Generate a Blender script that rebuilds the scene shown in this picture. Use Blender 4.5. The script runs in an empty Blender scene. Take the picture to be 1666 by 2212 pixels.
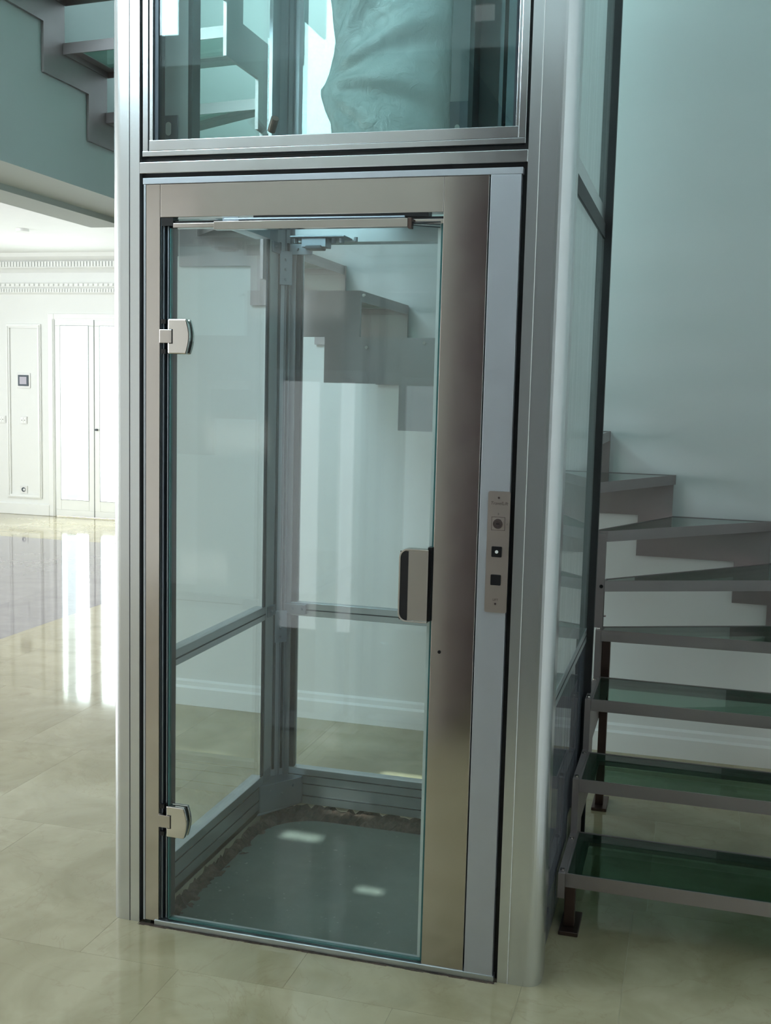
import bpy, bmesh, math, random
from mathutils import Vector, Matrix
random.seed(7)
C = bpy.context.scene.collection
sc = bpy.context.scene
PI = math.pi

# ------------------------------------------------------------------ camera
def set_camera():
    cx, cy, cz, yaw, pitch, roll, f = 1.47587, -2.74908, 1.5445, -0.27257, 0.11033, 0.02493, 2392.23
    fw = Vector((math.sin(yaw)*math.cos(pitch), math.cos(yaw)*math.cos(pitch), -math.sin(pitch)))
    r = Vector((math.cos(yaw), -math.sin(yaw), 0)); u = r.cross(fw)
    r2 = r*math.cos(roll) + u*math.sin(roll); u2 = -r*math.sin(roll) + u*math.cos(roll)
    cd = bpy.data.cameras.new('camera'); cd.sensor_fit = 'HORIZONTAL'; cd.sensor_width = 36
    cd.lens = f*36/1666; cd.clip_start = .05; cd.clip_end = 200
    co = bpy.data.objects.new('camera', cd); C.objects.link(co)
    b = -fw
    co.matrix_world = Matrix(((r2.x, u2.x, b.x, cx), (r2.y, u2.y, b.y, cy), (r2.z, u2.z, b.z, cz), (0, 0, 0, 1)))
    sc.camera = co
set_camera()

# ------------------------------------------------------------------ world, lights, exposure
sc.view_settings.view_transform = 'Standard'; sc.view_settings.look = 'None'
sc.view_settings.gamma = 1; sc.view_settings.use_curve_mapping = False
sc.view_settings.exposure = 0.0
w = bpy.data.worlds.new('world'); sc.world = w; w.use_nodes = True
bg = w.node_tree.nodes['Background']; bg.inputs[0].default_value = (.86, 1, 1.0, 1); bg.inputs[1].default_value = 1.8
sc.cycles.max_bounces = 14; sc.cycles.transparent_max_bounces = 24; sc.cycles.glossy_bounces = 6
sc.cycles.diffuse_bounces = 5; sc.cycles.caustics_reflective = False; sc.cycles.caustics_refractive = False
sc.cycles.sample_clamp_indirect = 6

def area(name, loc, rot, sx, sy, power, col):
    l = bpy.data.lights.new(name, 'AREA'); l.shape = 'RECTANGLE'; l.size = sx; l.size_y = sy
    l.energy = power; l.color = col
    o = bpy.data.objects.new(name, l); C.objects.link(o); o.location = loc; o.rotation_euler = rot
    return o
# daylight through the skylight over the stair well
area('skylight_daylight', (.5, .1, 5.5), (0, 0, 0), 2.0, 2.8, 12, (.70, .92, 1.0))
# daylight through the tall window high in the upper front wall
gw = area('gallery_window_daylight', (-1.60, -1.80, 4.2), (PI/2, 0, 0), 1.6, 2.28, 190, (.70, .915, 1.0)); gw.data.spread = math.radians(135)
# daylight through the windows of the side room (left) and its glazed doors
area('side_window_daylight', (-8.35, .8, 1.5), (0, -PI/2, 0), 2.2, 9.0, 490, (.90, .965, 1.0))
area('terrace_door_daylight', (-4.9, 8.72, 1.15), (-PI/2, 0, 0), 1.2, 2.1, 110, (.95, 1.0, 1.0))
area('streak_light', (-.12, -1.83, 1.02), (PI/2, 0, 0), .36, 1.10, 2.2, (.9, .97, 1.0))  # added unseen source; its reflection makes the streaks in the door glass
# sun: a few thin shafts come through slots added in the unseen upper wall
sl = bpy.data.lights.new('sun', 'SUN'); sl.energy = 8.0; sl.angle = .009; sl.color = (1, .97, .88)
so = bpy.data.objects.new('sun', sl); C.objects.link(so)
so.rotation_euler = Vector((0, .76, -1)).to_track_quat('-Z', 'Y').to_euler()

# ------------------------------------------------------------------ materials
def nt(name):
    m = bpy.data.materials.new(name); m.use_nodes = True
    n = m.node_tree.nodes; l = m.node_tree.links
    return m, n, l, n['Principled BSDF']
def mix_rgb(n, l, fac, a, b):
    x = n.new('ShaderNodeMix'); x.data_type = 'RGBA'
    if hasattr(fac, 'links') or hasattr(fac, 'is_output'): l.new(fac, x.inputs[0])
    else: x.inputs[0].default_value = fac
    for i, v in ((6, a), (7, b)):
        if isinstance(v, tuple): x.inputs[i].default_value = (*v, 1)
        else: l.new(v, x.inputs[i])
    return x.outputs[2]
def noise(n, l, scale, detail=4, rough=.5, dist=0, stretch=None):
    tc = n.new('ShaderNodeTexCoord'); t = n.new('ShaderNodeTexNoise')
    t.inputs['Scale'].default_value = scale; t.inputs['Detail'].default_value = detail
    t.inputs['Roughness'].default_value = rough; t.inputs['Distortion'].default_value = dist
    if stretch:
        mp = n.new('ShaderNodeMapping'); mp.inputs['Scale'].default_value = stretch
        l.new(tc.outputs['Object'], mp.inputs[0]); l.new(mp.outputs[0], t.inputs['Vector'])
    else: l.new(tc.outputs['Object'], t.inputs['Vector'])
    return t.outputs[0]
def ramp(n, l, src, stops):
    r = n.new('ShaderNodeValToRGB'); l.new(src, r.inputs[0])
    e = r.color_ramp.elements
    while len(e) < len(stops): e.new(.5)
    for k, (p, c) in enumerate(stops):
        e[k].position = p; e[k].color = (*c, 1) if isinstance(c, tuple) else (c, c, c, 1)
    return r.outputs[0]
def bump(n, l, p, src, strength, dist=.01):
    b = n.new('ShaderNodeBump'); b.inputs['Strength'].default_value = strength; b.inputs['Distance'].default_value = dist
    l.new(src, b.inputs['Height']); l.new(b.outputs[0], p.inputs['Normal'])
def plain(name, col, rough=.5, metal=0, var=.06, scale=6, bmp=0, spec=.5):
    m, n, l, p = nt(name)
    c = mix_rgb(n, l, ramp(n, l, noise(n, l, scale), [(.3, 0.), (.7, 1.)]),
                tuple(x*(1-var) for x in col), tuple(min(1, x*(1+var)) for x in col))
    l.new(c, p.inputs['Base Color']); p.inputs['Roughness'].default_value = rough
    p.inputs['Metallic'].default_value = metal; p.inputs['Specular IOR Level'].default_value = spec
    if bmp: bump(n, l, p, noise(n, l, scale*12, 3), bmp, .002)
    return m
def metal(name, col, rough, smudge=.08, brush=None, bmp=.0):
    m, n, l, p = nt(name)
    p.inputs['Metallic'].default_value = 1
    f = noise(n, l, 5, 5, .6)
    l.new(mix_rgb(n, l, f, tuple(x*.92 for x in col), tuple(min(1, x*1.06) for x in col)), p.inputs['Base Color'])
    r = ramp(n, l, noise(n, l, 9, 4, .6, .4, brush), [(.3, max(.02, rough-smudge/2)), (.75, rough+smudge/2)])
    l.new(r, p.inputs['Roughness'])
    if bmp: bump(n, l, p, noise(n, l, 60, 2, .5, 0, brush), bmp, .001)
    return m
def glass(name, tint, refl=1.0, haze=0.0, hazecol=(.8, .85, .85), hscale=3, ior=1.45, stretch=None):
    m = bpy.data.materials.new(name); m.use_nodes = True
    n = m.node_tree.nodes; l = m.node_tree.links; n.remove(n['Principled BSDF']); out = n['Material Output']
    tr = n.new('ShaderNodeBsdfTransparent'); tr.inputs[0].default_value = (*tint, 1)
    gl = n.new('ShaderNodeBsdfGlossy'); gl.inputs['Roughness'].default_value = .01; gl.inputs[0].default_value = (refl, refl, refl, 1)
    # Schlick reflectance, the same from both sides of the thin pane
    ge = n.new('ShaderNodeNewGeometry'); dt = n.new('ShaderNodeVectorMath'); dt.operation = 'DOT_PRODUCT'
    l.new(ge.outputs['Normal'], dt.inputs[0]); l.new(ge.outputs['Incoming'], dt.inputs[1])
    def mth(op, a, b=None):
        x = n.new('ShaderNodeMath'); x.operation = op
        for i, v in enumerate((a, b)):
            if v is None: continue
            if isinstance(v, (int, float)): x.inputs[i].default_value = v
            else: l.new(v, x.inputs[i])
        return x.outputs[0]
    f0 = ((ior-1)/(ior+1))**2
    pw = mth('POWER', mth('SUBTRACT', 1.0, mth('ABSOLUTE', dt.outputs['Value'])), 5.0)
    fo = mth('ADD', mth('MULTIPLY', pw, 1-f0), f0)
    mx = n.new('ShaderNodeMixShader'); l.new(fo, mx.inputs[0]); l.new(tr.outputs[0], mx.inputs[1]); l.new(gl.outputs[0], mx.inputs[2])
    last = mx.outputs[0]
    if haze:
        df = n.new('ShaderNodeBsdfDiffuse'); df.inputs[0].default_value = (*hazecol, 1)
        m2 = n.new('ShaderNodeMixShader')
        f = ramp(n, l, noise(n, l, hscale, 4, .6, .6, stretch), [(.35, haze*.35), (.75, haze)])
        l.new(f, m2.inputs[0]); l.new(last, m2.inputs[1]); l.new(df.outputs[0], m2.inputs[2]); last = m2.outputs[0]
    l.new(last, out.inputs[0])
    return m

M = {}
M['wall'] = plain('white_wall_paint', (.80, .81, .80), .6, var=.015, scale=1.2, bmp=.05)
M['wall_side'] = plain('side_room_wall_paint', (.84, .85, .84), .55, var=.012, scale=1.2)
M['fascia'] = plain('grey_green_painted_plaster', (.66, .72, .70), .7, var=.02, scale=1.5)
M['ceil'] = plain('ceiling_paint', (.86, .87, .86), .7, var=.01)
M['taupe'] = plain('taupe_painted_wall', (.32, .235, .25), .6, var=.05, scale=1)
M['bead'] = plain('grey_glazing_gasket', (.35, .37, .37), .5)
M['greige'] = plain('greige_painted_wall', (.52, .475, .43), .6, var=.04, scale=1)
M['trimw'] = plain('white_lacquer', (.86, .87, .86), .35, var=.01)
M['alu'] = metal('anodised_aluminium', (.66, .67, .69), .22, .06)
m_, n_, l_, p_ = nt('satin_anodised_post'); p_.inputs['Base Color'].default_value = (.64, .655, .67, 1)
p_.inputs['Metallic'].default_value = .85; p_.inputs['Roughness'].default_value = .25; M['postm'] = m_
M['anod'] = metal('matt_anodised_aluminium', (.46, .475, .52), .42, .06)
M['anod'].node_tree.nodes['Principled BSDF'].inputs['Metallic'].default_value = .55
M['aludull'] = metal('dull_mill_aluminium', (.56, .60, .63), .38, .1)
M['steel'] = metal('satin_stainless_steel', (.58, .54, .52), .14, .06)
M['polish'] = metal('polished_chrome', (.72, .69, .67), .07, .02)
M['galv'] = metal('galvanised_steel', (.31, .35, .40), .48, .12)
M['pale'] = plain('pale_anodised_flange', (.58, .61, .64), .45, .2)
M['stair'] = metal('brushed_stair_steel', (.36, .315, .315), .50, .10)
M['stair'].node_tree.nodes['Principled BSDF'].inputs['Metallic'].default_value = .8
M['black'] = plain('black_rubber_gasket', (.006, .006, .008), .5, var=.2)
M['blackgloss'] = plain('black_button_plastic', (.008, .008, .01), .3)
M['dark'] = plain('dark_recess_metal', (.05, .06, .07), .45, .6)
M['darksteel'] = plain('dark_painted_steel', (.05, .08, .09), .4, var=.3)
M['white'] = plain('white_plastic', (.8, .8, .8), .4)
M['rust'] = metal('dark_brown_steel', (.13, .09, .08), .4, .1)
M['plate'] = metal('bronzed_call_plate', (.56, .49, .46), .36, .05)
M['ink'] = plain('engraved_dark_ink', (.10, .07, .06), .6)
M['glass'] = glass('clear_float_glass', (.93, .965, .968))
M['glassdoor'] = glass('door_glass', (.93, .965, .965), haze=.035, hscale=2.2)
M['glassup'] = glass('upper_landing_glass', (.90, .975, .96))
M['glassedge'] = plain('green_glass_edge', (.05, .16, .16), .15)
M['film'] = glass('film_covered_glass', (.72, .74, .76), haze=.75, hazecol=(.16, .17, .20), hscale=9, stretch=(1, 3, .4))
M['sideglass'] = glass('side_glass', (.88, .93, .92), haze=.30, hazecol=(.62, .68, .68), hscale=5, stretch=(1, 6, .3))
M['treadglass'] = glass('green_tread_glass', (.54, .70, .63), ior=1.45)
M['treadedge'] = plain('tread_glass_edge', (.06, .16, .12), .2)

def marble(name, base, light, dark, rough=.06):
    m, n, l, p = nt(name)
    oi = n.new('ShaderNodeObjectInfo'); tc = n.new('ShaderNodeTexCoord')
    mp = n.new('ShaderNodeVectorMath'); mp.operation = 'ADD'
    sc_ = n.new('ShaderNodeVectorMath'); sc_.operation = 'SCALE'; sc_.inputs['Scale'].default_value = 40
    cb = n.new('ShaderNodeCombineXYZ'); l.new(oi.outputs['Random'], cb.inputs[0]); l.new(oi.outputs['Random'], cb.inputs[1])
    l.new(cb.outputs[0], sc_.inputs[0]); l.new(tc.outputs['Object'], mp.inputs[0]); l.new(sc_.outputs[0], mp.inputs[1])
    def nz(s, d, ds, r=.55):
        t = n.new('ShaderNodeTexNoise'); t.inputs['Scale'].default_value = s; t.inputs['Detail'].default_value = d
        t.inputs['Distortion'].default_value = ds; t.inputs['Roughness'].default_value = r
        l.new(mp.outputs[0], t.inputs['Vector']); return t.outputs[0]
    c = mix_rgb(n, l, ramp(n, l, nz(3.2, 6, .8), [(.32, 0.), (.66, 1.)]), base, light)
    vein = ramp(n, l, nz(2.1, 7, 2.2), [(.49, 0.), (.5, .22), (.51, 0.)])
    c = mix_rgb(n, l, vein, c, dark)
    sp = ramp(n, l, nz(7, 4, .4), [(.60, 0.), (.75, .35)])
    c = mix_rgb(n, l, sp, c, dark)
    l.new(c, p.inputs['Base Color']); p.inputs['Roughness'].default_value = rough
    p.inputs['Specular IOR Level'].default_value = .55
    t = n.new('ShaderNodeTexNoise'); t.inputs['Scale'].default_value = 5; l.new(tc.outputs['Object'], t.inputs['Vector'])
    bump(n, l, p, t.outputs[0], .012, .02)
    return m
M['marble'] = marble('beige_marble', (.35, .305, .185), (.48, .425, .285), (.28, .21, .12))
M['greyfloor'] = marble('dark_grey_floor', (.24, .215, .235), (.29, .26, .28), (.20, .18, .195), .05)
M['grout'] = plain('joint_grout', (.46, .42, .30), .8)

def concrete():
    m, n, l, p = nt('pit_concrete')
    c = mix_rgb(n, l, ramp(n, l, noise(n, l, 5, 8, .65), [(.3, 0.), (.7, 1.)]), (.12, .155, .14), (.17, .21, .19))
    sp = ramp(n, l, noise(n, l, 60, 2), [(.68, 0.), (.74, .5)])
    c = mix_rgb(n, l, sp, c, (.40, .42, .38))
    l.new(c, p.inputs['Base Color']); p.inputs['Roughness'].default_value = .75
    bump(n, l, p, noise(n, l, 40, 6), .3, .004)
    return m
M['concrete'] = concrete()
def rubble():
    m, n, l, p = nt('broken_brick_screed')
    c = mix_rgb(n, l, ramp(n, l, noise(n, l, 22, 6, .7), [(.35, 0.), (.65, 1.)]), (.02, .017, .015), (.13, .09, .07))
    l.new(c, p.inputs['Base Color']); p.inputs['Roughness'].default_value = .95
    bump(n, l, p, noise(n, l, 45, 6), 1, .01)
    return m
M['rubble'] = rubble()
def plastic():
    m = bpy.data.materials.new('milky_plastic_sheet'); m.use_nodes = True
    n = m.node_tree.nodes; l = m.node_tree.links; p = n['Principled BSDF']
    p.inputs['Base Color'].default_value = (.36, .42, .43, 1); p.inputs['Roughness'].default_value = .22
    tr = n.new('ShaderNodeBsdfTransparent'); tr.inputs[0].default_value = (.75, .80, .80, 1)
    mx = n.new('ShaderNodeMixShader')
    f = ramp(n, l, noise(n, l, 6, 5, .6), [(.3, .70), (.7, .88)])
    l.new(f, mx.inputs[0]); l.new(tr.outputs[0], mx.inputs[1]); l.new(p.outputs[0], mx.inputs[2])
    l.new(mx.outputs[0], n['Material Output'].inputs[0])
    bump(n, l, p, noise(n, l, 16, 5, .6, 1), .5, .02)
    return m
M['plastic'] = plastic()

# ------------------------------------------------------------------ helpers
def bx(bm, x0, x1, y0, y1, z0, z1):
    if x1 < x0: x0, x1 = x1, x0
    if y1 < y0: y0, y1 = y1, y0
    if z1 < z0: z0, z1 = z1, z0
    v = [bm.verts.new((x, y, z)) for z in (z0, z1) for x, y in ((x0, y0), (x1, y0), (x1, y1), (x0, y1))]
    for f in ((3, 2, 1, 0), (4, 5, 6, 7), (0, 1, 5, 4), (1, 2, 6, 5), (2, 3, 7, 6), (3, 0, 4, 7)):
        bm.faces.new([v[i] for i in f])
def prism(bm, pts, axis, a, b):
    """pts 2D polygon extruded along axis between a and b (axis 'x': pts=(y,z); 'y': (x,z); 'z': (x,y))"""
    def P(p, t):
        return {'x': (t, p[0], p[1]), 'y': (p[0], t, p[1]), 'z': (p[0], p[1], t)}[axis]
    lo = [bm.verts.new(P(p, a)) for p in pts]; hi = [bm.verts.new(P(p, b)) for p in pts]
    n = len(pts)
    bm.faces.new(lo[::-1]); bm.faces.new(hi)
    for i in range(n): bm.faces.new([lo[i], lo[(i+1) % n], hi[(i+1) % n], hi[i]])
def cyl(bm, p0, p1, r, seg=16, r2=None):
    p0, p1 = Vector(p0), Vector(p1); d = (p1-p0)
    mat = Matrix.Translation((p0+p1)/2) @ d.to_track_quat('Z', 'Y').to_matrix().to_4x4()
    bmesh.ops.create_cone(bm, cap_ends=True, segments=seg, radius1=r, radius2=r if r2 is None else r2, depth=d.length, matrix=mat)
def obj(name, bm, mat, parent=None, bevel=0, smooth=False, label=None):
    bmesh.ops.recalc_face_normals(bm, faces=bm.faces)
    if parent is not None:
        loc = world_loc(parent)
        bmesh.ops.translate(bm, verts=bm.verts, vec=-loc)
    me = bpy.data.meshes.new(name); bm.to_mesh(me); bm.free()
    me.materials.append(M[mat])
    o = bpy.data.objects.new(name, me); C.objects.link(o)
    if parent is not None: o.parent = parent
    if smooth:
        for p in me.polygons: p.use_smooth = True
    if bevel:
        b = o.modifiers.new('bevel', 'BEVEL'); b.width = bevel; b.segments = 2; b.limit_method = 'ANGLE'
    if label: o['label'] = label
    return o
def world_loc(o):
    v = Vector((0, 0, 0))
    while o is not None: v += o.location; o = o.parent
    return v
def box(name, x0, x1, y0, y1, z0, z1, mat, parent=None, bevel=0, label=None):
    bm = bmesh.new(); bx(bm, x0, x1, y0, y1, z0, z1); return obj(name, bm, mat, parent, bevel, label=label)
def thing(name, label, cat, loc=(0, 0, 0), group=None):
    o = bpy.data.objects.new(name, None); C.objects.link(o); o.location = loc; o.empty_display_size = .1
    o['label'] = label; o['category'] = cat
    if group: o['group'] = group
    return o
def tag(o, label, cat, group=None):
    o['label'] = label; o['category'] = cat
    if group: o['group'] = group
    return o
def struct(o, label=None):
    o['kind'] = 'structure'
    if label: o['label'] = label
    return o
def roundrect(x0, x1, y0, y1, r, seg=6, corners='all'):
    pts = []
    for cx, cy, a0, k in ((x1-r, y1-r, 0, 0), (x0+r, y1-r, 90, 1), (x0+r, y0+r, 180, 2), (x1-r, y0+r, 270, 3)):
        if corners == 'all' or k in corners:
            for i in range(seg+1):
                a = math.radians(a0+90*i/seg); pts.append((cx+r*math.cos(a), cy+r*math.sin(a)))
        else:
            pts.append(((x1, y1), (x0, y1), (x0, y0), (x1, y0))[k])
    return pts

# ------------------------------------------------------------------ room shell
XF = -.90       # face of the slab edge above the left room
YB = 2.057      # stair back wall
XR = 1.95       # right wall of the stair well
YFAR = 8.4; XL = -8.5; YFR = -5.0; ZC = 2.95; ZT = 5.6
# floor: screed with a pit, marble tiles as parts
PIT = (0.0, 1.045, 0.0, 1.10)
bm = bmesh.new()
x0, x1, y0, y1 = XL-.1, XR+.1, YFR-.1, YFAR+.3
bx(bm, x0, PIT[0], y0, y1, -.3, -.0012); bx(bm, PIT[1], x1, y0, y1, -.3, -.0012)
bx(bm, PIT[0], PIT[1], y0, PIT[2], -.3, -.0012); bx(bm, PIT[0], PIT[1], PIT[3], y1, -.3, -.0012)
floor = struct(obj('floor', bm, 'grout'), 'polished beige marble tile floor with a shallow lift pit')
def tile(a0, a1, b0, b1, mat):
    g = .0004
    a0 += g; a1 -= g; b0 += g; b1 -= g
    P = (PIT[0]-.0, PIT[1], PIT[2]-.012, PIT[3])
    rects = []
    if a1 <= P[0] or a0 >= P[1] or b1 <= P[2] or b0 >= P[3]: rects = [(a0, a1, b0, b1)]
    else:
        if a0 < P[0]: rects.append((a0, P[0], b0, b1))
        if a1 > P[1]: rects.append((P[1], a1, b0, b1))
        m0, m1 = max(a0, P[0]), min(a1, P[1])
        if b0 < P[2]: rects.append((m0, m1, b0, P[2]))
        if b1 > P[3]: rects.append((m0, m1, P[3], b1))
    if not rects: return
    bm = bmesh.new()
    for r in rects: bx(bm, *r, -.003, 0)
    obj('tile', bm, mat, floor)
tw, td = .59, .745
GREY = (-6.2, -2.48, -2.4, 6.74)     # darker grey floor area of the side room
rows = []
y = -.205-td*7
while y < YFAR: rows.append((y, y+td)); y += td
for k, (b0, b1) in enumerate(rows):
    b0c, b1c = max(b0, YFR), min(b1, YFAR)
    if b1c-b0c < .01: continue
    js = [.52-tw*i + (tw/2 if k % 2 == 0 else 0) for i in range(-3, 17)] if abs(b0+.205) > .01 else [.52-tw*i for i in range(0, 17)] + [1.11, 1.364, 1.364+tw]
    js = sorted(set([round(max(XL, min(XR, j)), 4) for j in js] + [XL, XR]))
    for a0, a1 in zip(js[:-1], js[1:]):
        if a1-a0 < .02: continue
        if a1 > GREY[0]+.001 and a0 < GREY[1]-.001 and b1c > GREY[2]+.001 and b0c < GREY[3]-.001:
            # cut the beige tile at the border of the grey area
            if a0 < GREY[0]: tile(a0, GREY[0], b0c, b1c, 'marble')
            if a1 > GREY[1]: tile(GREY[1], a1, b0c, b1c, 'marble')
            m0, m1 = max(a0, GREY[0]), min(a1, GREY[1])
            if b0c < GREY[2]: tile(m0, m1, b0c, GREY[2], 'marble')
            if b1c > GREY[3]: tile(m0, m1, GREY[3], b1c, 'marble')
        else: tile(a0, a1, b0c, b1c, 'marble')
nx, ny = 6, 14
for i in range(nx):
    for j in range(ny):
        a0 = GREY[0]+(GREY[1]-GREY[0])*i/nx; a1 = GREY[0]+(GREY[1]-GREY[0])*(i+1)/nx
        b0 = GREY[2]+(GREY[3]-GREY[2])*j/ny; b1 = GREY[2]+(GREY[3]-GREY[2])*(j+1)/ny
        tile(a0, a1, b0, b1, 'greyfloor')
# pit lining
bm = bmesh.new()
pts = roundrect(.035, 1.01, .03, 1.0, .2, 8)
prism(bm, pts, 'z', -.1, -.052)
obj('pit_slab', bm, 'concrete', floor, label='rough grey concrete bottom of the lift pit')
bm = bmesh.new()
res = bmesh.ops.create_grid(bm, x_segments=60, y_segments=60, size=.56)
for v in bm.verts:
    v.co.x = v.co.x*.94+.5225; v.co.y = v.co.y*.98+.55
    v.co.z = -.085+random.uniform(0, .022)
    dx = min(v.co.x-PIT[0], PIT[1]-v.co.x); dy = min(v.co.y-PIT[2], PIT[3]-v.co.y); d = min(dx, dy)
    if d < .09: v.co.z += (.09-d)*.5*random.uniform(.6, 1.1)
e = obj('pit_rubble', bm, 'rubble', floor, label='broken red-brown screed edge around the pit slab'); e['kind'] = 'stuff'

struct(box('wall_back', XF-.25, XR+.2, YB, YB+.2, 0, ZT, 'wall'), 'plain white wall behind the glass stairs')
struct(box('wall_right', XR, XR+.2, YFR, YB, 0, ZT, 'wall'))
# slab edge / beam above the left room
bm = bmesh.new()
prism(bm, [(XF, 2.30), (XF, ZT), (XF-.46, ZT), (XF-.46, 2.275), (XF-.27, 2.275), (XF-.27, 2.30)], 'y', .30, YB)
struct(obj('wall_left', bm, 'fascia'), 'grey-green slab edge wall above the opening to the side room')
struct(box('wall_side_right', XF-.25, XF-.05, YB, YFAR, 0, ZC, 'wall_side'))
struct(box('wall_side_left', XL-.2, XL, YFR, YFAR, 0, ZC, 'wall_side'))
BY = -1.87        # edge of the floor above, behind the camera
# wall block in front of the lift, to the left of where the camera stands, with an opening added for the streak light
WX0, WX1, WZ = -.32, .08, 1.62
bm = bmesh.new()
bx(bm, -.72, WX0, BY-.12, BY, 0, ZC); bx(bm, WX1, .45, BY-.12, BY, 0, ZC); bx(bm, WX0, WX1, BY-.12, BY, WZ, ZC)
struct(obj('wall_front', bm, 'greige'))
struct(box('wall_hall_left', .33, .4505, YFR, BY-.001, 0, ZC, 'taupe'))
struct(box('wall_hall', XL-.2, XR+.2, YFR-.2, YFR, 0, ZC, 'wall_side'))
struct(box('ceiling', -2.9, XR+.2, BY-.03, YB+.2, ZT, ZT+.1, 'ceil'))
struct(box('ceiling_hall', XF-.2, XR+.2, YFR-.2, BY, ZC, ZC+.1, 'ceil'))
struct(box('ceiling_side', XL-.2, XF-.2, YFR-.2, YFAR+.2, ZC, ZC+.1, 'ceil'), 'white ceiling of the side room')
# upper front wall; slots added in it shape the sun patches
bm = bmesh.new()
gaps = sorted([(.12, .26, 3.48, 3.57), (.50, .585, 3.055, 3.12), (.32, .58, 4.20, 4.39), (.19, .38, 3.84, 3.93)], key=lambda g: g[2])
z = ZC+.1
for gx0, gx1, gz0, gz1 in gaps:
    bx(bm, -2.8, XR, BY-.008, BY, z, gz0); bx(bm, -2.8, gx0, BY-.008, BY, gz0, gz1); bx(bm, gx1, XR, BY-.008, BY, gz0, gz1); z = gz1
bx(bm, -2.8, XR, BY-.008, BY, z, ZT)
struct(obj('wall_upper', bm, 'wall'))
bm = bmesh.new(); bx(bm, -2.9, -2.8, BY-.03, .4, ZC+.1, ZT); bx(bm, -2.8, XF-.45, .3, .4, ZC+.1, ZT)
struct(obj('wall_landing', bm, 'wall'))

# far wall with glazed double door
DX0, DX1, DZ = -5.585, -4.42, 2.27
bm = bmesh.new()
bx(bm, XL-.2, DX0, YFAR, YFAR+.25, 0, ZC); bx(bm, DX1, XF, YFAR, YFAR+.25, 0, ZC); bx(bm, DX0, DX1, YFAR, YFAR+.25, DZ, ZC)
wall_far = struct(obj('wall_far', bm, 'wall_side'), 'white panelled far wall of the side room')
def frame_rect(bm, xa, xb, za, zb, wd, y0_, y1_):
    bx(bm, xa, xb, y0_, y1_, za, za+wd); bx(bm, xa, xb, y0_, y1_, zb-wd, zb)
    bx(bm, xa, xa+wd, y0_, y1_, za+wd, zb-wd); bx(bm, xb-wd, xb, y0_, y1_, za+wd, zb-wd)
for (xa, xb) in ((-6.195, -5.745), (-6.86, -6.34), (-7.5, -6.98)):
    bm = bmesh.new(); frame_rect(bm, xa, xb, .19, 2.18, .045, YFAR-.018, YFAR)
    frame_rect(bm, xa+.012, xb-.012, .202, 2.168, .016, YFAR-.028, YFAR-.015)
    obj('panel_moulding', bm, 'trimw', wall_far, .004)
b = struct(box('baseboard_far', XL, DX0-.06, YFAR-.022, YFAR, 0, .13, 'trimw', bevel=.006))
# cornice
bm = bmesh.new()
prism(bm, [(YFAR, 2.95), (YFAR-.20, 2.95), (YFAR-.18, 2.91), (YFAR-.10, 2.875), (YFAR-.085, 2.87), (YFAR-.085, 2.80), (YFAR-.05, 2.785), (YFAR, 2.75)], 'x', XL, XF-.25)
prism(bm, [(YFAR, 2.64), (YFAR-.045, 2.63), (YFAR-.05, 2.59), (YFAR-.03, 2.575), (YFAR-.03, 2.53), (YFAR, 2.51)], 'x', XL, XF-.25)
corn = struct(obj('trim_1', bm, 'trimw'), 'white cornice with two rows of small dentils')
bm = bmesh.new()
x = -7.2
while x < -3.6:
    bx(bm, x, x+.024, YFAR-.115, YFAR-.085, 2.808, 2.862); x += .0385
o = obj('dentil_row', bm, 'trimw', corn); o['kind'] = 'stuff'
bm = bmesh.new(); x = -7.2
while x < -3.6:
    bx(bm, x, x+.021, YFAR-.05, YFAR-.03, 2.535, 2.57); x += .034
x = -7.2
while x < -3.6:
    bx(bm, x, x+.04, YFAR-.062, YFAR-.04, 2.598, 2.625); x += .062
o = obj('dentil_row', bm, 'trimw', corn); o['kind'] = 'stuff'
# door casing and leaves
bm = bmesh.new()
for a in ((-5.655, -5.575, 0, 2.30), (-4.42, -4.34, 0, 2.30)): bx(bm, a[0], a[1], YFAR-.014, YFAR+.02, a[2], a[3])
bx(bm, -5.575, -4.42, YFAR-.014, YFAR+.02, 2.24, 2.30)
bx(bm, -5.60, -5.585, YFAR-.022, YFAR-.010, 0, 2.24)
struct(obj('trim_2', bm, 'trimw', bevel=.006), 'white door casing')
def leaf(n, xa, xb, lab):
    bm = bmesh.new(); frame_rect(bm, xa, xb, .01, 2.235, .07, YFAR+.002, YFAR+.065)
    bx(bm, xa+.07, xb-.07, YFAR+.002, YFAR+.065, .08, .20)
    d = struct(obj(f'door_{n}', bm, 'trimw', bevel=.004), lab)
    bm = bmesh.new(); frame_rect(bm, xa+.066, xb-.066, .196, 2.169, .006, YFAR-.002, YFAR+.02)
    obj('glazing_bead', bm, 'bead', d)
    box('meeting_stile', xb-.004, xb+.001, YFAR+.0, YFAR+.06, .01, 2.235, 'bead', d)
    box('glass_pane', xa+.07, xb-.07, YFAR+.04, YFAR+.046, .2, 2.165, 'glass', d)
    return d
leaf(1, -5.57, -5.075, 'left leaf of the white glazed double door')
d2 = leaf(2, -5.07, -4.43, 'right leaf of the white glazed double door with a dark handle')
bm = bmesh.new(); cyl(bm, (-5.04, YFAR-.03, 1.01), (-5.04, YFAR+.02, 1.01), .012, 12); bx(bm, -5.05, -5.03, YFAR+.005, YFAR+.02, .95, 1.07)
obj('handle', bm, 'dark', d2)
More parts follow.
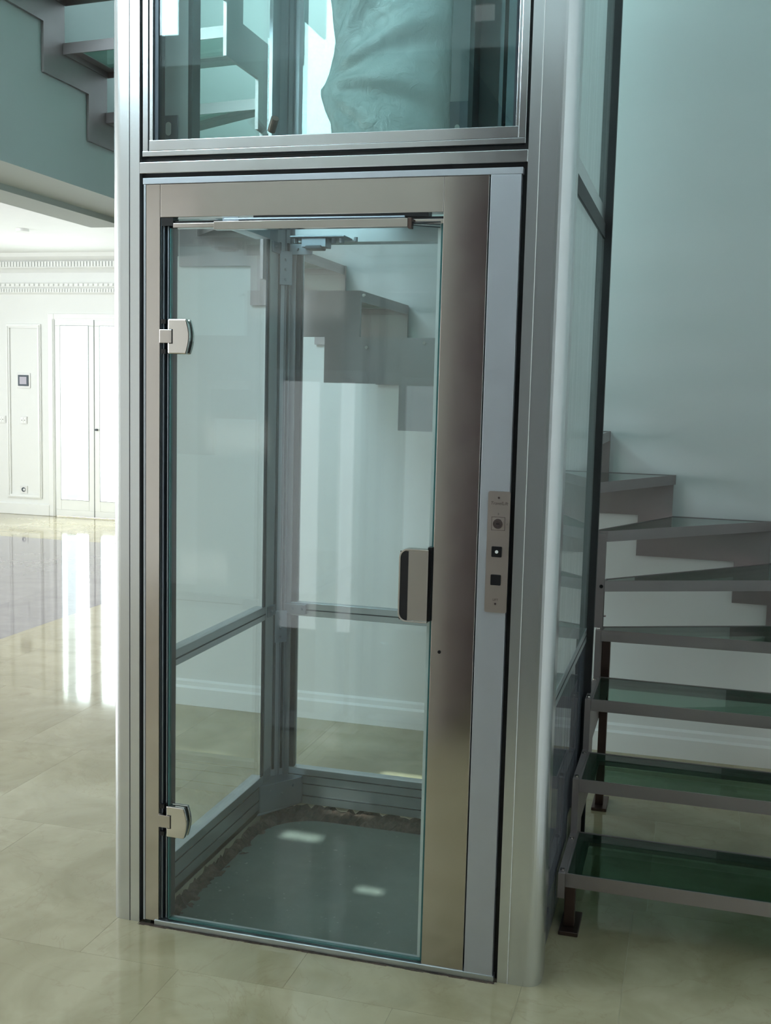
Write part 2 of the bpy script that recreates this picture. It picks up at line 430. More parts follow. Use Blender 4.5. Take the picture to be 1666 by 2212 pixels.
# garden pillar outside the door
t = thing('garden_pillar', 'blue-grey rounded garden pillar outside the glazed door, low right of the glass', 'pillar', (-5.25, 11.0, 0))
bm = bmesh.new(); bx(bm, -5.9, -4.9, 11.0, 11.3, 0, 1.28); obj('pillar_body', bm, 'fascia', t)
bm = bmesh.new(); prism(bm, [(-5.85+.45+.42*math.cos(math.radians(a)), 1.28+.18*math.sin(math.radians(a))) for a in range(0, 181, 15)], 'y', 11.02, 11.28); obj('pillar_cap', bm, 'fascia', t)
struct(box('trim_3', -9, 0, YFAR+.31, 16, -.3, -.02, 'marble'), 'pale terrace outside the far door')

# wall devices
def device(name, label, cat, x, z, w_, h_, build):
    t = thing(name, label, cat, (x, YFAR, z)); 
    box('wall_plate', x-w_/2, x+w_/2, YFAR-.012, YFAR, z-h_/2, z+h_/2, 'white', t, .003)
    build(t, x, z); return t
def b1(t, x, z):
    box('screen_bezel', x-.066, x+.066, YFAR-.02, YFAR-.012, z-.062, z+.062, 'dark', t)
    box('screen', x-.045, x+.045, YFAR-.022, YFAR-.02, z-.042, z+.042, 'lilac', t)
M['lilac'] = plain('unlit_lilac_screen', (.30, .27, .33), .2)
device('wall_control', 'square dark-framed control screen on the white wall panel', 'control', -5.972, 1.542, .17, .17, b1)
def b2(t, x, z):
    box('rocker', x-.035, x-.002, YFAR-.016, YFAR-.012, z-.03, z+.03, 'trimw', t); box('rocker', x+.002, x+.035, YFAR-.016, YFAR-.012, z-.03, z+.03, 'trimw', t)
    for s in (-.018, .018): box('indicator', x+s-.004, x+s+.004, YFAR-.018, YFAR-.016, z-.004, z+.004, 'ink', t)
device('light_switch', 'white double light switch below the control screen', 'switch', -5.977, 1.09, .085, .085, b2)
device('light_switch', 'white light switch at the left edge of the far wall', 'switch', -6.265, 1.09, .10, .085, b2)
def b3(t, x, z):
    bm = bmesh.new(); cyl(bm, (x, YFAR-.016, z), (x, YFAR-.012, z), .026, 20); obj('socket_well', bm, 'dark', t)
    bm = bmesh.new(); cyl(bm, (x+.01, YFAR-.02, z), (x+.01, YFAR-.016, z), .014, 12); obj('socket_core', bm, 'white', t)
device('wall_socket', 'power socket low on the white wall panel', 'socket', -5.985, .29, .09, .09, b3)
t = thing('smoke_detector', 'small round white detector on the side room ceiling', 'detector', (-4.7, 6.5, ZC))
bm = bmesh.new(); cyl(bm, (-4.7, 6.5, ZC-.025), (-4.7, 6.5, ZC), .06, 24); obj('detector_body', bm, 'trimw', t)

# baseboards of the stair wall
bm = bmesh.new(); prism(bm, [(YB, 0), (YB-.022, 0), (YB-.022, .085), (YB-.012, .095), (YB-.010, .115), (YB, .125)], 'x', XF, XR)
struct(obj('baseboard_back', bm, 'trimw'))
bm = bmesh.new(); prism(bm, [(XR, 0), (XR-.022, 0), (XR-.022, .085), (XR-.012, .095), (XR-.010, .115), (XR, .125)], 'y', YFR, YB)
struct(obj('baseboard_right', bm, 'trimw'))
# added frame and mullion, splitting the light that streaks the door glass
bm = bmesh.new(); frame_rect(bm, WX0, WX1, .02, WZ, .03, BY-.08, BY+.07); bx(bm, -.11, -.02, BY-.08, BY+.07, .05, WZ-.03)
wn = struct(obj('streak_light_frame', bm, 'trimw'))

# ------------------------------------------------------------------ glass lift shaft
W = 1.042; TOP = 5.1
shaft = thing('lift_shaft', 'glazed aluminium lift shaft with rounded corner posts in front of the stairs', 'lift', (0, 0, 0))
def post(pts, mat='postm', label=None):
    bm = bmesh.new(); prism(bm, pts, 'z', 0, TOP)
    o = obj('corner_post', bm, mat, shaft, label=label)
    return o
# front left: rounded outer corner
o = post(roundrect(-.088, 0, 0, .085, .03, 8, corners=(2,)))
bm = bmesh.new(); bx(bm, -.0305, -.029, -.0012, 0, 0, TOP); obj('post_seam', bm, 'dark', o)
o = post(roundrect(W+.002, 1.157, 0, .085, .042, 10, corners=(3,)))
bm = bmesh.new(); bx(bm, 1.0705, 1.072, -.0012, 0, 0, TOP); obj('post_seam', bm, 'white', o)
# rear left with slotted inner chamfer
o = post([(-.012, .945), (0, .945), (0, 1.018), (.012, 1.03), (.010, 1.036), (.018, 1.044), (.024, 1.042), (.034, 1.052), (.034, 1.068), (.052, 1.068), (.052, 1.155), (-.07, 1.155), (-.042, 1.08), (-.012, 1.02)], 'anod')
bm = bmesh.new(); bx(bm, -.007, -.001, .928, .945, .116, 2.055); bx(bm, .052, .070, 1.075, 1.095, .116, 2.055); obj('gasket', bm, 'dark', o)
box('post_flange', -.002, .0015, .947, 1.016, .13, 2.055, 'pale', o)
bm = bmesh.new()
for (a, b_) in (((.003, 1.019), (.009, 1.026)), ((.026, 1.043), (.032, 1.049))):
    prism(bm, [a, (a[0]+.002, a[1]-.001), (b_[0]+.002, b_[1]-.001), b_], 'z', .116, 2.055)
obj('post_slot', bm, 'dark', o)
# rear right
o = post(roundrect(W-.05, 1.145, 1.06, 1.155, .03, 6, corners=(0,)))
bm = bmesh.new(); bx(bm, 1.12, 1.168, 1.035, 1.06, 0, TOP); obj('gasket', bm, 'black', o)

def rail(name, x0, x1, y0, y1, z0, z1, mat='aludull', grooves=(), face=None):
    o = box(name, x0, x1, y0, y1, z0, z1, mat, shaft, .0015)
    if grooves:
        bm = bmesh.new()
        for z in grooves:
            if face == '-y': bx(bm, x0, x1, y0-.0012, y0, z-.0022, z+.0022)
            if face == '+x': bx(bm, x1, x1+.0012, y0, y1, z-.0022, z+.0022)
            if face == '-x': bx(bm, x0-.0012, x0, y0, y1, z-.0022, z+.0022)
        obj('groove', bm, 'dark', o)
    return o
# bottom rails with grooves, mid transoms, head transoms
rail('bottom_rail', .052, W-.05, 1.068, 1.11, -.02, .116, 'aludull', (.090, .058, .012), '-y')
rail('bottom_rail', -.045, 0, .085, .945, -.02, .116, 'aludull', (.085, .035), '+x')
rail('bottom_rail', W+.058, 1.135, .085, 1.035, -.02, .116, 'alu', (.08, .035), '+x')
rail('mid_transom', .052, W-.05, 1.068, 1.10, .700, .750, 'aludull', (.724,), '-y')
rail('mid_transom', -.04, 0, .085, .945, .700, .750, 'aludull', (.722,), '+x')
rail('mid_transom', 1.10, 1.146, .085, 1.035, .700, .748, 'aludull', (.725,), '+x')
rail('head_transom', .052, W-.05, 1.05, 1.12, 2.057, 2.131)
rail('head_transom', -.055, 0, .085, .945, 2.057, 2.131)
rail('head_transom', 1.09, 1.146, .085, 1.035, 2.103, 2.15, 'alu')
rail('front_transom', 0, W+.002, .0, .06, 2.1015, 2.131, 'alu')
# black seams round door and upper glazing
bm = bmesh.new()
bx(bm, 0, W, .018, .06, 2.086, 2.1015); bx(bm, 0, .014, .018, .06, 0, 2.086); bx(bm, 1.031, W+.002, .018, .06, 0, 2.086)
bx(bm, 0, W, .018, .06, 2.131, 2.145); bx(bm, 0, .014, .018, .06, 2.145, TOP); bx(bm, 1.031, W+.002, .018, .06, 2.145, TOP)
bx(bm, 1.128, 1.148, .085, 1.035, 2.055, 2.103)
obj('black_seam', bm, 'black', shaft)
# glass panes of the shaft
def pane(x0, x1, y0, y1, z0, z1, mat): return box('glass_pane', x0, x1, y0, y1, z0, z1, mat, shaft)
pane(.060, W-.05, 1.083, 1.088, .110, .703, 'glass'); pane(.060, W-.05, 1.083, 1.088, .747, 2.06, 'glass'); pane(.060, W-.05, 1.083, 1.088, 2.128, TOP, 'glassup')
pane(-.016, -.010, .08, .94, .110, .703, 'glass'); pane(-.016, -.010, .08, .94, .747, 2.06, 'glass'); pane(-.016, -.010, .08, .94, 2.128, TOP, 'glassup')
pane(1.140, 1.1445, .085, 1.04, .747, 2.057, 'sideglass'); pane(1.140, 1.1445, .085, 1.04, .02, .703, 'film'); pane(1.140, 1.1445, .085, 1.04, 2.148, TOP, 'sideglass')
bm = bmesh.new(); bx(bm, 1.10, 1.152, .085, .115, .75, 2.05); bx(bm, 1.10, 1.152, .085, .115, 2.15, TOP); obj('side_stile', bm, 'alu', shaft)
# upper landing glazing frame (front)
fr = None
bm = bmesh.new()
bx(bm, .006, W-.006, .004, .03, 2.1465, 2.160)
bx(bm, .006, .022, .006, .03, 2.160, TOP); bx(bm, 1.018, 1.036, .004, .03, 2.160, TOP)
fr = obj('upper_frame', bm, 'alu', shaft, .001)
bm = bmesh.new(); bx(bm, .026, 1.018, .004, .03, 2.1605, 2.188); bx(bm, .026, .036, .006, .03, 2.188, TOP); bx(bm, 1.010, 1.018, .006, .03, 2.188, TOP)
obj('glazing_bead', bm, 'alu', fr, .001)
bm = bmesh.new(); bx(bm, .036, .049, .012, .05, 2.188, TOP); bx(bm, 1.002, 1.010, .012, .05, 2.188, TOP); bx(bm, .049, 1.002, .012, .05, 2.188, 2.190); obj('gasket', bm, 'dark', fr)
box('glass_pane', .045, 1.006, .016, .022, 2.188, TOP, 'glassup', fr)
# corner brackets with bolts on the rear left post
def bolt(x, y, z, d, parent, r=.006):
    bm = bmesh.new(); p = Vector((x, y, z)); cyl(bm, p, p+Vector(d)*.006, r, 6); cyl(bm, p+Vector(d)*.006, p+Vector(d)*.009, r*.55, 10)
    return obj('bolt', bm, 'galv', parent)
def cbracket(z):
    bm = bmesh.new()
    bx(bm, .0, .115, 1.052, 1.066, z-.042, z-.004)          # arm along the back
    bx(bm, .0005, .010, .955, 1.06, z-.042, z-.004)         # arm along the side
    prism(bm, [(.008, 1.02), (.004, 1.026), (.040, 1.058), (.044, 1.052)], 'z', z-.150, z-.03)
    b = obj('corner_bracket', bm, 'galv', shaft, .002)
    for x in (.062, .098): bolt(x, 1.052, z-.022, (0, -1, 0), b)
    bolt(.010, .975, z-.022, (1, 0, 0), b)
    for dz in (.06, .095, .130): bolt(.026, 1.036, z-dz, (.6, -.8, 0), b)
cbracket(.750); cbracket(2.057+.0)
bm = bmesh.new(); prism(bm, [(.003, .88), (.11, 1.066), (.003, 1.066)], 'z', -.018, -.010)
prism(bm, [(.0005, .90), (.008, .90), (.112, 1.05), (.112, 1.066), (.0005, 1.066)], 'z', -.010, .09)
b = obj('corner_bracket', bm, 'galv', shaft, .002)
for k in range(3): bolt(.03+.03*k, .94+.04*k, .065-.02*(k % 2), (.8, -.6, 0), b)
# rollers and clamp under the rear head transom
bm = bmesh.new(); bx(bm, .07, .27, .95, 1.045, 2.062, 2.068); bx(bm, .11, .20, .96, 1.02, 2.030, 2.062)
for x in (.08, .22, .25): cyl(bm, (x, .985, 2.045), (x, .985, 2.066), .010, 8)
cyl(bm, (.30, .99, 2.05), (.30, .99, 2.066), .007, 8)
b = obj('cable_clamp', bm, 'galv', shaft, .002); 
box('clamp_block', .125, .185, .955, 1.01, 2.022, 2.036, 'dark', b, .004)
bm = bmesh.new(); cyl(bm, (.005, .93, 2.42), (.03, .90, 2.455), .014, 14); obj('end_stop', bm, 'rust', shaft)
# sill
bm = bmesh.new(); bx(bm, .05, 1.035, -.006, .04, .0, .017); obj('door_sill', bm, 'aludull', shaft, .002)
bm = bmesh.new()
for i in range(60):
    x = .005+i*.0172; bx(bm, x, x+.018, -.012-random.uniform(0, .003), .002, -.02, .0004+random.uniform(0, .0006))
obj('mortar_joint', bm, 'rubble', shaft)

# ------------------------------------------------------------------ landing door
door = thing('lift_door', 'frameless glass lift door in a satin steel frame with closer bar', 'door', (0, 0, 0))
box('top_trim', .012, 1.034, -.004, .03, 2.073, 2.089, 'anod', door, .001)
box('edge_trim', .0145, .020, -.003, .03, .012, 2.0725, 'anod', door)
box('hinge_stile', .0205, .0625, -.002, .035, .012, 2.0725, 'steel', door, .001)
box('door_header', .063, .838, -.002, .035, 1.986, 2.0725, 'steel', door, .001)
lst = box('lock_stile', .8385, .9515, -.002, .05, .012, 2.0725, 'steel', door, .001, label='broad satin steel stile reflecting the brown wall')
bm = bmesh.new(); cyl(bm, (.862, -.0035, .872), (.862, -.0015, .872), .0045, 14); obj('screw_hole', bm, 'blackgloss', lst)
box('control_stile', .9555, 1.0305, -.004, .05, .012, 2.0725, 'anod', door, .001)
bm = bmesh.new(); bx(bm, .0635, .066, .0, .05, .02, 1.985); bx(bm, .066, .088, .022, .05, .02, 1.985); obj('jamb_rebate', bm, 'dark', door)
bm = bmesh.new(); bx(bm, .066, .071, .006, .03, .02, 1.97); bx(bm, .078, .081, .012, .03, .02, 1.97); obj('jamb_seal', bm, 'galv', door)
lf = box('door_leaf', .090, .836, .006, .014, .024, 1.958, 'glassdoor', door, label='clear door glass')
bm = bmesh.new(); bx(bm, .8325, .8368, .0045, .0155, .022, 1.958); bx(bm, .0885, .0915, .0045, .0155, .022, 1.958); bx(bm, .09, .836, .0045, .0155, .020, .0245); obj('glass_edge', bm, 'glassedge', lf)
bm = bmesh.new(); bx(bm, .822, .832, .016, .05, .02, 1.95); obj('closing_strip', bm, 'trimw', door)
# closer
bm = bmesh.new(); bx(bm, .100, .840, -.001, .03, 1.9585, 1.970)
obj('slide_track', bm, 'steel', door, .0008)
bm = bmesh.new(); bx(bm, .33, .80, -.0015, .035, 1.9765, 1.9858); bx(bm, .07, .84, .004, .035, 1.970, 1.9765); bx(bm, .066, .100, -.001, .03, 1.964, 1.985); obj('closer_slot', bm, 'blackgloss', door)
cb = box('closer_bar', .228, .752, -.024, -.001, 1.949, 1.9695, 'steel', door, .0006)
box('end_cap', .752, .762, -.022, -.001, 1.945, 1.971, 'rust', cb, .001)
bm = bmesh.new()
cyl(bm, (.76, -.012, 1.958), (.832, -.004, 1.9555), .0014, 6); cyl(bm, (.76, -.012, 1.954), (.832, -.004, 1.948), .0012, 6); cyl(bm, (.76, -.012, 1.961), (.832, -.003, 1.962), .0012, 6)
obj('closer_rod', bm, 'dark', cb)
bm = bmesh.new(); bx(bm, .245, .29, -.006, .0, 1.973, 1.983); cyl(bm, (.25, -.004, 1.978), (.33, -.004, 1.978), .003, 8); cyl(bm, (.30, -.004, 1.978), (.74, -.004, 1.976), .0028, 8); obj('closer_arm', bm, 'galv', cb)
# hinges
def hinge(z0, z1):
    zc = (z0+z1)/2; h = z1-z0
    bm = bmesh.new(); pts = [(.0895, z0)]
    for i in range(9):
        t_ = i/8; z = z0+.0+h*t_; pts.append((.1435+.0095*math.sin(PI*t_), z))
    pts.append((.0895, z1)); prism(bm, pts, 'y', -.010, .005)
    prism(bm, pts, 'y', .015, .024)
    o = obj('hinge', bm, 'polish', door, .003)
    bm = bmesh.new(); bx(bm, .066, .102, -.0125, -.0065, zc-.018, zc+.018); bx(bm, .064, .072, -.006, .02, zc-.018, zc+.018); obj('hinge_knuckle', bm, 'steel', o, .001)
    bm = bmesh.new(); bx(bm, .102, .1040, -.0112, -.0095, zc-.0195, zc+.0195); bx(bm, .093, .102, -.0112, -.0095, zc+.018, zc+.0195); bx(bm, .093, .102, -.0112, -.0095, zc-.0195, zc-.018)
    for s in (-1, 1): bx(bm, .066, .080, -.004, .02, zc+s*.040-.006, zc+s*.040+.006)
    obj('hinge_gap', bm, 'blackgloss', o)
hinge(1.625, 1.718); hinge(.271, .361)
# handle: wrap-round metal pull
bm = bmesh.new()
x0, x1, z0, z1, r = .755, .832, .950, 1.140, .022
pts = [(x1, z0), (x1, z1)]
for i in range(9):
    a = math.radians(90+90*i/8); pts.append((x0+r+r*math.cos(a), z1-r+r*math.sin(a)))
for i in range(9):
    a = math.radians(180+90*i/8); pts.append((x0+r+r*math.cos(a), z0+r+r*math.sin(a)))
inner = [((x-.794)*.94+.7955, (z-1.045)*.965+1.045) for x, z in pts]
prism(bm, inner, 'y', -.026, -.022)
hd = obj('handle', bm, 'steel', door, .001, label='recessed polished steel pull handle')
bm = bmesh.new(); n_ = len(pts)
A = [bm.verts.new((x, -.030, z)) for x, z in pts]; B = [bm.verts.new((x, -.002, z)) for x, z in pts]
A2 = [bm.verts.new((x, -.030, z)) for x, z in inner]; B2 = [bm.verts.new((x, -.002, z)) for x, z in inner]
for i in range(n_):
    j = (i+1) % n_
    bm.faces.new([A[i], A[j], B[j], B[i]]); bm.faces.new([A2[i], B2[i], B2[j], A2[j]]); bm.faces.new([A[i], A2[i], A2[j], A[j]]); bm.faces.new([B[i], B[j], B2[j], B2[i]])
obj('handle_rim', bm, 'polish', hd, .001, smooth=False)
box('finger_recess', .7575, .779, -.0275, -.0262, .955, 1.134, 'blackgloss', hd, .0)
box('handle_clamp', .826, .8365, -.010, .022, .952, 1.144, 'blackgloss', hd)

# ------------------------------------------------------------------ call panel
cp = thing('call_panel', 'bronze call panel with key switch and two black buttons on the door frame', 'control panel', (1.0, -.004, .99))
bm = bmesh.new(); prism(bm, roundrect(.977, 1.0335, .988, 1.297, .005, 4), 'y', -.0075, -.0035)
pl = obj('face_plate', bm, 'plate', cp)
bm = bmesh.new(); prism(bm, roundrect(.988, 1.0215, 1.199, 1.232, .004, 4), 'y', -.0083, -.0074)
ks = obj('key_switch', bm, 'plate', cp)
bm = bmesh.new(); frame_rect(bm, .9875, 1.022, 1.1985, 1.2325, .0009, -.0088, -.0074); obj('switch_border', bm, 'ink', ks)
bm = bmesh.new(); cyl(bm, (1.0045, -.0125, 1.2155), (1.0045, -.0083, 1.2155), .0125, 28, .0135); obj('key_barrel', bm, 'steel', ks)
bm = bmesh.new(); cyl(bm, (1.0045, -.0135, 1.2155), (1.0045, -.0125, 1.2155), .0065, 20); obj('key_core', bm, 'polish', ks)
box('key_slot', 1.000, 1.009, -.0140, -.0134, 1.2145, 1.2165, 'blackgloss', ks)
for z, lb in ((1.144, 'black square button with a white dot'), (1.072, 'plain black square button')):
    bm = bmesh.new(); prism(bm, roundrect(.9905, 1.0165, z-.0135, z+.0135, .002, 3), 'y', -.010, -.0074)
    bt = obj('push_button', bm, 'blackgloss', cp, label=lb)
    if z > 1.1:
        bm = bmesh.new(); cyl(bm, (1.0037, -.0106, z), (1.0037, -.0099, z), .0042, 20); obj('button_dot', bm, 'white', bt)
for z in (1.281, 1.011):
    bm = bmesh.new(); cyl(bm, (1.0045, -.0092, z), (1.0045, -.0074, z), .0028, 14, .0022); obj('screw', bm, 'polish', cp)
def text(name, s, x, z, size, mat, parent, shear=0):
    cu = bpy.data.curves.new(name, 'FONT'); cu.body = s; cu.size = size; cu.extrude = .0002; cu.align_x = 'CENTER'; cu.shear = shear
    o = bpy.data.objects.new(name, cu); C.objects.link(o); o.data.materials.append(M[mat])
    me = bpy.data.meshes.new_from_object(o); bpy.data.objects.remove(o)
    o = bpy.data.objects.new(name, me); C.objects.link(o)
    o.rotation_euler = (PI/2, 0, 0); o.location = Vector((x, -.0078, z))-world_loc(parent); o.parent = parent
text('lettering', 'TravelLift', 1.0055, 1.2632, .0115, 'ink', cp, .2)
text('lettering', 'LIFT', 1.0045, 1.0185, .008, 'ink', cp)
text('lettering', '0', 1.0045, 1.2375, .007, 'ink', cp)
text('lettering', '1', 1.0275, 1.2125, .007, 'ink', cp)

# ------------------------------------------------------------------ inside the shaft, upper part
ms = thing('lift_mast', 'dark steel lift mast with a pale guide column behind the upper glass', 'mast', (.8, 1.0, -.05))
bm = bmesh.new(); bx(bm, .70, .985, 1.0, 1.045, -.05, TOP); bx(bm, .70, .715, .90, 1.0, 2.14, TOP); bx(bm, .80, .812, .90, 1.0, 2.14, TOP)
obj('back_plate', bm, 'darksteel', ms)
gc = box('guide_column', .628, .700, .93, 1.0, 2.14, TOP, 'pale', ms, .002)
def oval_bracket(x0, x1, y, z0, z1, parent):
    bm = bmesh.new(); bx(bm, x0, x1, y-.006, y, z0, z1); o = obj('bracket', bm, 'galv', parent, .001)
    bm = bmesh.new(); cx = (x0+x1)/2-.002; cz = (z0+z1)/2+.002
    pts = [(cx+.008*math.cos(math.radians(a)), cz+.010*(1 if a < 180 else -1)+.008*math.sin(math.radians(a))) for a in range(0, 360, 20)]
    prism(bm, pts, 'y', y-.0075, y-.006); obj('slot_hole', bm, 'white', o)
oval_bracket(.628, .698, .928, 2.30, 2.488, ms)
bm = bmesh.new(); bx(bm, .865, .935, .86, .90, 2.13, 2.9); bx(bm, .835, .862, .84, .90, 2.13, 3.2)
obj('cable_duct', bm, 'darksteel', ms, .002)
bm = bmesh.new(); bx(bm, .88, .93, .82, .86, 2.62, 2.67); cyl(bm, (.905, .80, 2.645), (.905, .82, 2.645), .018, 16); cyl(bm, (.905, .795, 2.645), (.905, .80, 2.645), .008, 12)
lt = obj('limit_switch', bm, 'galv', ms, .002)
for z in (2.70, 2.74): box('contact_block', .875, .91, .82, .85, z, z+.03, 'dark', lt, .001)
box('cover_strip', .872, .890, .825, .85, 2.46, 2.62, 'dark', lt, .001)
bm = bmesh.new(); cyl(bm, (.88, .82, 2.452), (.88, .85, 2.452), .010, 12); obj('roller', bm, 'aludull', lt)
bm = bmesh.new(); cyl(bm, (.925, .85, 2.14), (.925, .85, 2.62), .0025, 6); cyl(bm, (.82, .90, 2.40), (.83, .86, 2.40), .004, 6)
obj('cable', bm, 'black', ms)
gl = thing('guide_column', 'pale aluminium guide column inside the upper glass at the left', 'guide column', (.06, .12, 2.13))
box('column_body', .006, .088, .11, .125, 2.135, TOP, 'pale', gl, .001)
bm = bmesh.new(); bx(bm, .088, .100, .11, .16, 2.135, TOP); obj('column_shaded_side', bm, 'darksteel', gl)  # dark colour stands in for the shadowed side of the column
oval_bracket(.010, .060, .109, 2.20, 2.276, gl)

# plastic-wrapped bundle hanging in the shaft
def plastic_wrap():
    bm = bmesh.new(); NZ, NA = 70, 64
    def left(z):
        pts = [(2.14, .30), (2.30, .287), (2.39, .279), (2.43, .262), (2.49, .243), (2.52, .262), (2.60, .292), (2.676, .286), (2.82, .266), (3.6, .24)]
        for (a, b), (c, d) in zip(pts[:-1], pts[1:]):
            if z <= c: return b+(d-b)*(z-a)/(c-a)
        return pts[-1][1]
    ring = []
    for i in range(NZ+1):
        z = 2.14+(3.6-2.14)*i/NZ; L = left(z); R = .67; row = []
        for j in range(NA):
            a = 2*PI*j/NA
            cx, hx = (L+R)/2, (R-L)/2
            x = cx-hx*math.cos(a); yy = math.sin(a)
            # folds fanning out of the pinched point at the left
            dx, dz = x-.243, z-2.49
            ang = math.atan2(dz, max(dx, 1e-4)); rr = math.hypot(dx, dz)
            fold = math.sin(ang*13+1.0)*.5+math.sin(ang*23+rr*9)*.3
            y = .765-.13*yy*(1-.25*math.sin(z*5)) - fold*.034*min(1, rr*6)*math.exp(-rr*1.8)*(1 if yy > 0 else .3)
            y += .006*math.sin(z*31+x*17)
            row.append(bm.verts.new((x, y, z)))
        ring.append(row)
    for i in range(NZ):
        for j in range(NA):
            bm.faces.new([ring[i][j], ring[i][(j+1) % NA], ring[i+1][(j+1) % NA], ring[i+1][j]])
    bm.faces.new(ring[0][::-1]); bm.faces.new(ring[-1])
    o = obj('plastic_wrap', bm, 'plastic', smooth=True)
    tag(o, 'crumpled milky plastic sheet wrapped round a bundle behind the upper glass', 'plastic sheet')
plastic_wrap()

# ------------------------------------------------------------------ staircase
st = thing('staircase', 'steel and green glass staircase winding up round the lift', 'staircase', (0, 0, 0))
def Z(n): return .174*n if n <= 12 else 2.088+.178*(n-12)
def inset(poly, d):
    n = len(poly); out = []
    for i in range(n):
        p0, p1, p2 = Vector(poly[i-1]), Vector(poly[i]), Vector(poly[(i+1) % n])
        e1 = (p1-p0).normalized(); e2 = (p2-p1).normalized()
        n1 = Vector((-e1.y, e1.x)); n2 = Vector((-e2.y, e2.x))
        k = 1+n1.dot(n2); v = (n1+n2)/max(k, .35)
        q = p1+v*d; out.append((q.x, q.y))
    return out
def area2(p): return sum(p[i-1][0]*p[i][1]-p[i][0]*p[i-1][1] for i in range(len(p)))
def ring_prism(bm, A_, B_, z0, z1):
    n = len(A_)
    v = [[bm.verts.new((*p, z)) for p in P] for P in (A_, B_) for z in (z0, z1)]
    for i in range(n):
        j = (i+1) % n
        bm.faces.new([v[0][i], v[0][j], v[1][j], v[1][i]]); bm.faces.new([v[2][j], v[2][i], v[3][i], v[3][j]])
        bm.faces.new([v[1][i], v[1][j], v[3][j], v[3][i]]); bm.faces.new([v[0][j], v[0][i], v[2][i], v[2][j]])
def tread(n, poly):
    if area2(poly) < 0: poly = poly[::-1]
    z = Z(n); bm = bmesh.new()
    poly = inset(poly, .001)
    P1 = inset(poly, .005); P2 = inset(poly, .042)
    ring_prism(bm, poly, P1, z-.040, z)
    ring_prism(bm, P1, P2, z-.018, z-.014)
    o = obj('tread', bm, 'stair', st)
    bm = bmesh.new(); prism(bm, inset(poly, .0065), 'z', z-.0135, z-.002); g = obj('tread_glass', bm, 'treadglass', o)
    return o
SX = 1.177; OX = 1.93; OY = 2.035; IY = 1.335; LX = -.14; OL = XF+.012
Ci = (SX, 1.335)
tread(1, [(SX, .335), (OX, .325), (OX, .652), (SX, .662)])
tread(2, [(SX, .645), (OX, .640), (OX, .925), (SX, .930)])
tread(3, [(SX, .955), (OX, .950), (OX, 1.265), (SX, 1.275)])
tread(4, [(SX, 1.262), (OX, 1.295), (OX, 1.665), (SX, 1.335)])
tread(5, [(SX, 1.310), (OX, 1.650), (OX, OY), (1.79, OY), (SX, 1.36)])
tread(6, [(1.12, 1.375), (SX, 1.385), (1.79, OY), (1.39, OY)])
tread(7, [(1.11, 1.39), (1.40, OY), (1.07, OY), (1.07, IY+.01)])
Xn = {8: 1.12, 9: .82, 10: .52, 11: .22, 12: -.08}
for n in (8, 9, 10, 11): tread(n, [(Xn[n], IY), (Xn[n], OY), (Xn[n+1]-.02, OY), (Xn[n+1]-.02, IY)])
tread(12, [(Xn[12], IY), (Xn[12], OY), (-.42, OY), (LX, IY)])
tread(13, [(LX, IY), (-.39, OY), (-.80, OY), (LX-.012, IY-.01)])
tread(14, [(LX, IY), (-.78, OY), (OL, OY), (OL, 1.74), (LX, IY-.02)])
tread(15, [(LX, 1.32), (OL, 1.75), (OL, 1.37), (LX, 1.26)])
tread(16, [(LX, 1.29), (OL, 1.39), (OL, 1.06), (LX, .98)])
tread(17, [(LX, 1.00), (OL, 1.08), (OL, .76), (LX, .70)])
tread(18, [(LX, .72), (OL, .78), (OL, .46), (LX, .42)])
def stringer(axis, a, b, steps, u_end, off=.175, sgn=1, umin=None, zmin=None, name='inner_stringer', shift=.14):
    """steps: list of (u, n): top outline rises to Z(n) at u, u increasing uphill; sgn maps u to the coordinate"""
    us = [s[0] for s in steps]; zs = [Z(s[1]) for s in steps]
    u0 = us[0]
    top = []
    for i, (u, z) in enumerate(zip(us, zs)):
        e_ = us[i+1] if i+1 < len(us) else u_end
        top += [(u, z), (e_, z)]
    def T(u):
        z = zs[0]-.174
        for uu, zz in zip(us, zs):
            if u >= uu: z = zz
        return z
    brk = sorted([u0] + [u+shift for u in us if u0 < u+shift < u_end] + [u_end])
    bot = []
    for p, q in zip(brk[:-1], brk[1:]):
        z = T((p+q)/2-shift)-off
        if zmin is not None: z = max(z, zmin)
        bot += [(p, z), (q, z)]
    pts = top+bot[::-1]
    pts2 = []
    for p in pts:
        if not pts2 or (abs(p[0]-pts2[-1][0])+abs(p[1]-pts2[-1][1])) > 1e-5: pts2.append(p)
    pts2 = [(sgn*p[0], p[1]-.001) for p in pts2]
    bm = bmesh.new(); prism(bm, pts2, axis, a, b)
    return obj(name, bm, 'stair', st)
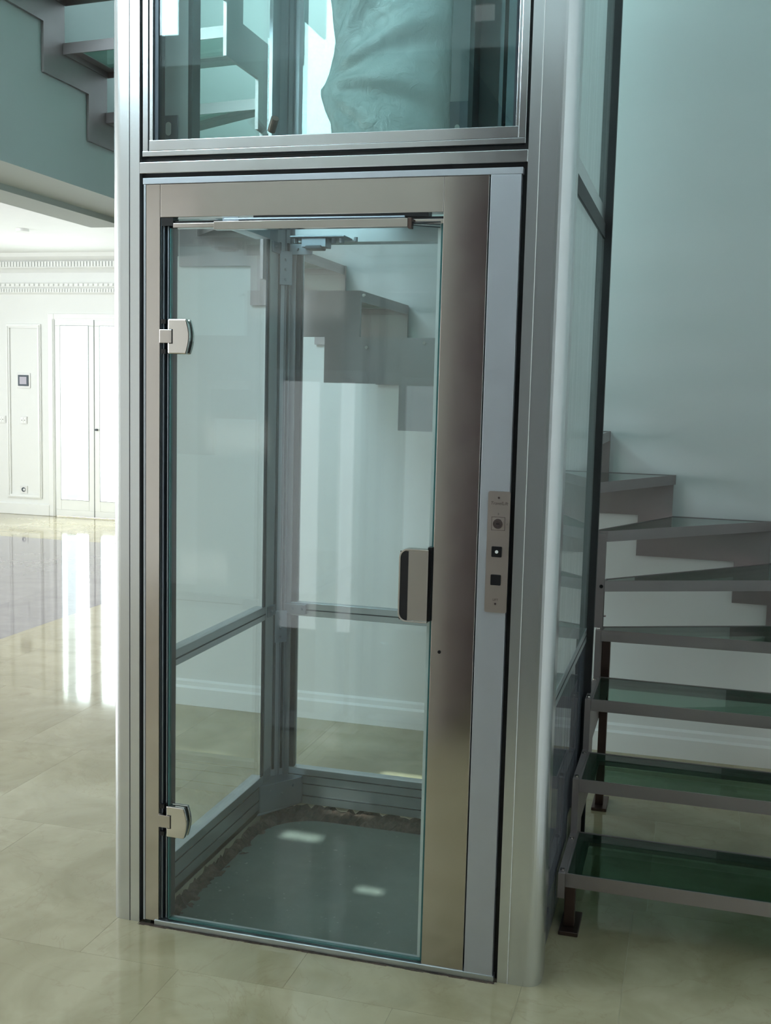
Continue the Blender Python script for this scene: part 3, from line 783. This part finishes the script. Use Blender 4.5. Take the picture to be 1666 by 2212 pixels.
s1 = stringer('x', 1.157, 1.177, [(.335, 1), (.645, 2), (.955, 3), (1.262, 4), (1.31, 5)], 1.355, zmin=.10)
stringer('x', OX, OX+.012, [(.325, 1), (.640, 2), (.950, 3), (1.295, 4), (1.65, 5)], OY, zmin=.10, name='outer_stringer')
stringer('y', OY, OY+.015, [(-1.93, 5), (-1.79, 6), (-1.39, 7), (-1.12, 8), (-.82, 9), (-.515, 10), (-.218, 11), (.075, 12), (.39, 13)], -OL, sgn=-1, name='outer_stringer')
s2 = stringer('y', IY-.02, IY, [(-1.177, 6), (-1.13, 7), (-1.12, 8), (-.82, 9), (-.52, 10), (-.22, 11), (.08, 12)], .16, sgn=-1)
stringer('x', LX-.0, LX+.012, [(-1.335, 13), (-1.325, 14), (-1.315, 15), (-1.27, 16), (-.985, 17), (-.70, 18), (-.42, 19)], -.30, sgn=-1, off=.145)
stringer('x', OL-.010, OL+.0, [(-2.03, 14), (-1.74, 15), (-1.385, 16), (-1.075, 17), (-.775, 18), (-.46, 19)], -.20, sgn=-1, off=.135, name='outer_stringer')
# screws on the inner stringer of the back flight
def screw(p, q, parent, r=.007):
    bm = bmesh.new(); cyl(bm, p, q, r, 10); obj('screw', bm, 'polish', parent)
for (x, z) in ((.235, 1.895), (.475, 1.72), (.25, 1.70), (-.02, 1.90)): screw((x, IY-.026, z), (x, IY-.02, z), s2, .006)
for n, y in ((1, .345), (2, .655), (3, .965), (4, 1.27)):
    for d in (.01, .25): screw((1.167, y+d, Z(n)), (1.167, y+d, Z(n)+.006), s1)
screw((1.167, 1.306, Z(5)-.02), (1.167, 1.300, Z(5)-.02), s1)
def leg(x, y, z1, w_=.03):
    bm = bmesh.new(); bx(bm, x-w_/2, x+w_/2, y-w_/2, y+w_/2, .012, z1); o = obj('leg', bm, 'rust', st, .002)
    bm = bmesh.new(); bx(bm, x-.025, x+.03, y-.05, y+.09, .0, .012); obj('foot_plate', bm, 'rust', o, .002)
leg(1.192, .36, Z(1)-.02); leg(1.192, 1.36, Z(4)-.03); leg(1.90, .36, Z(1)-.02)
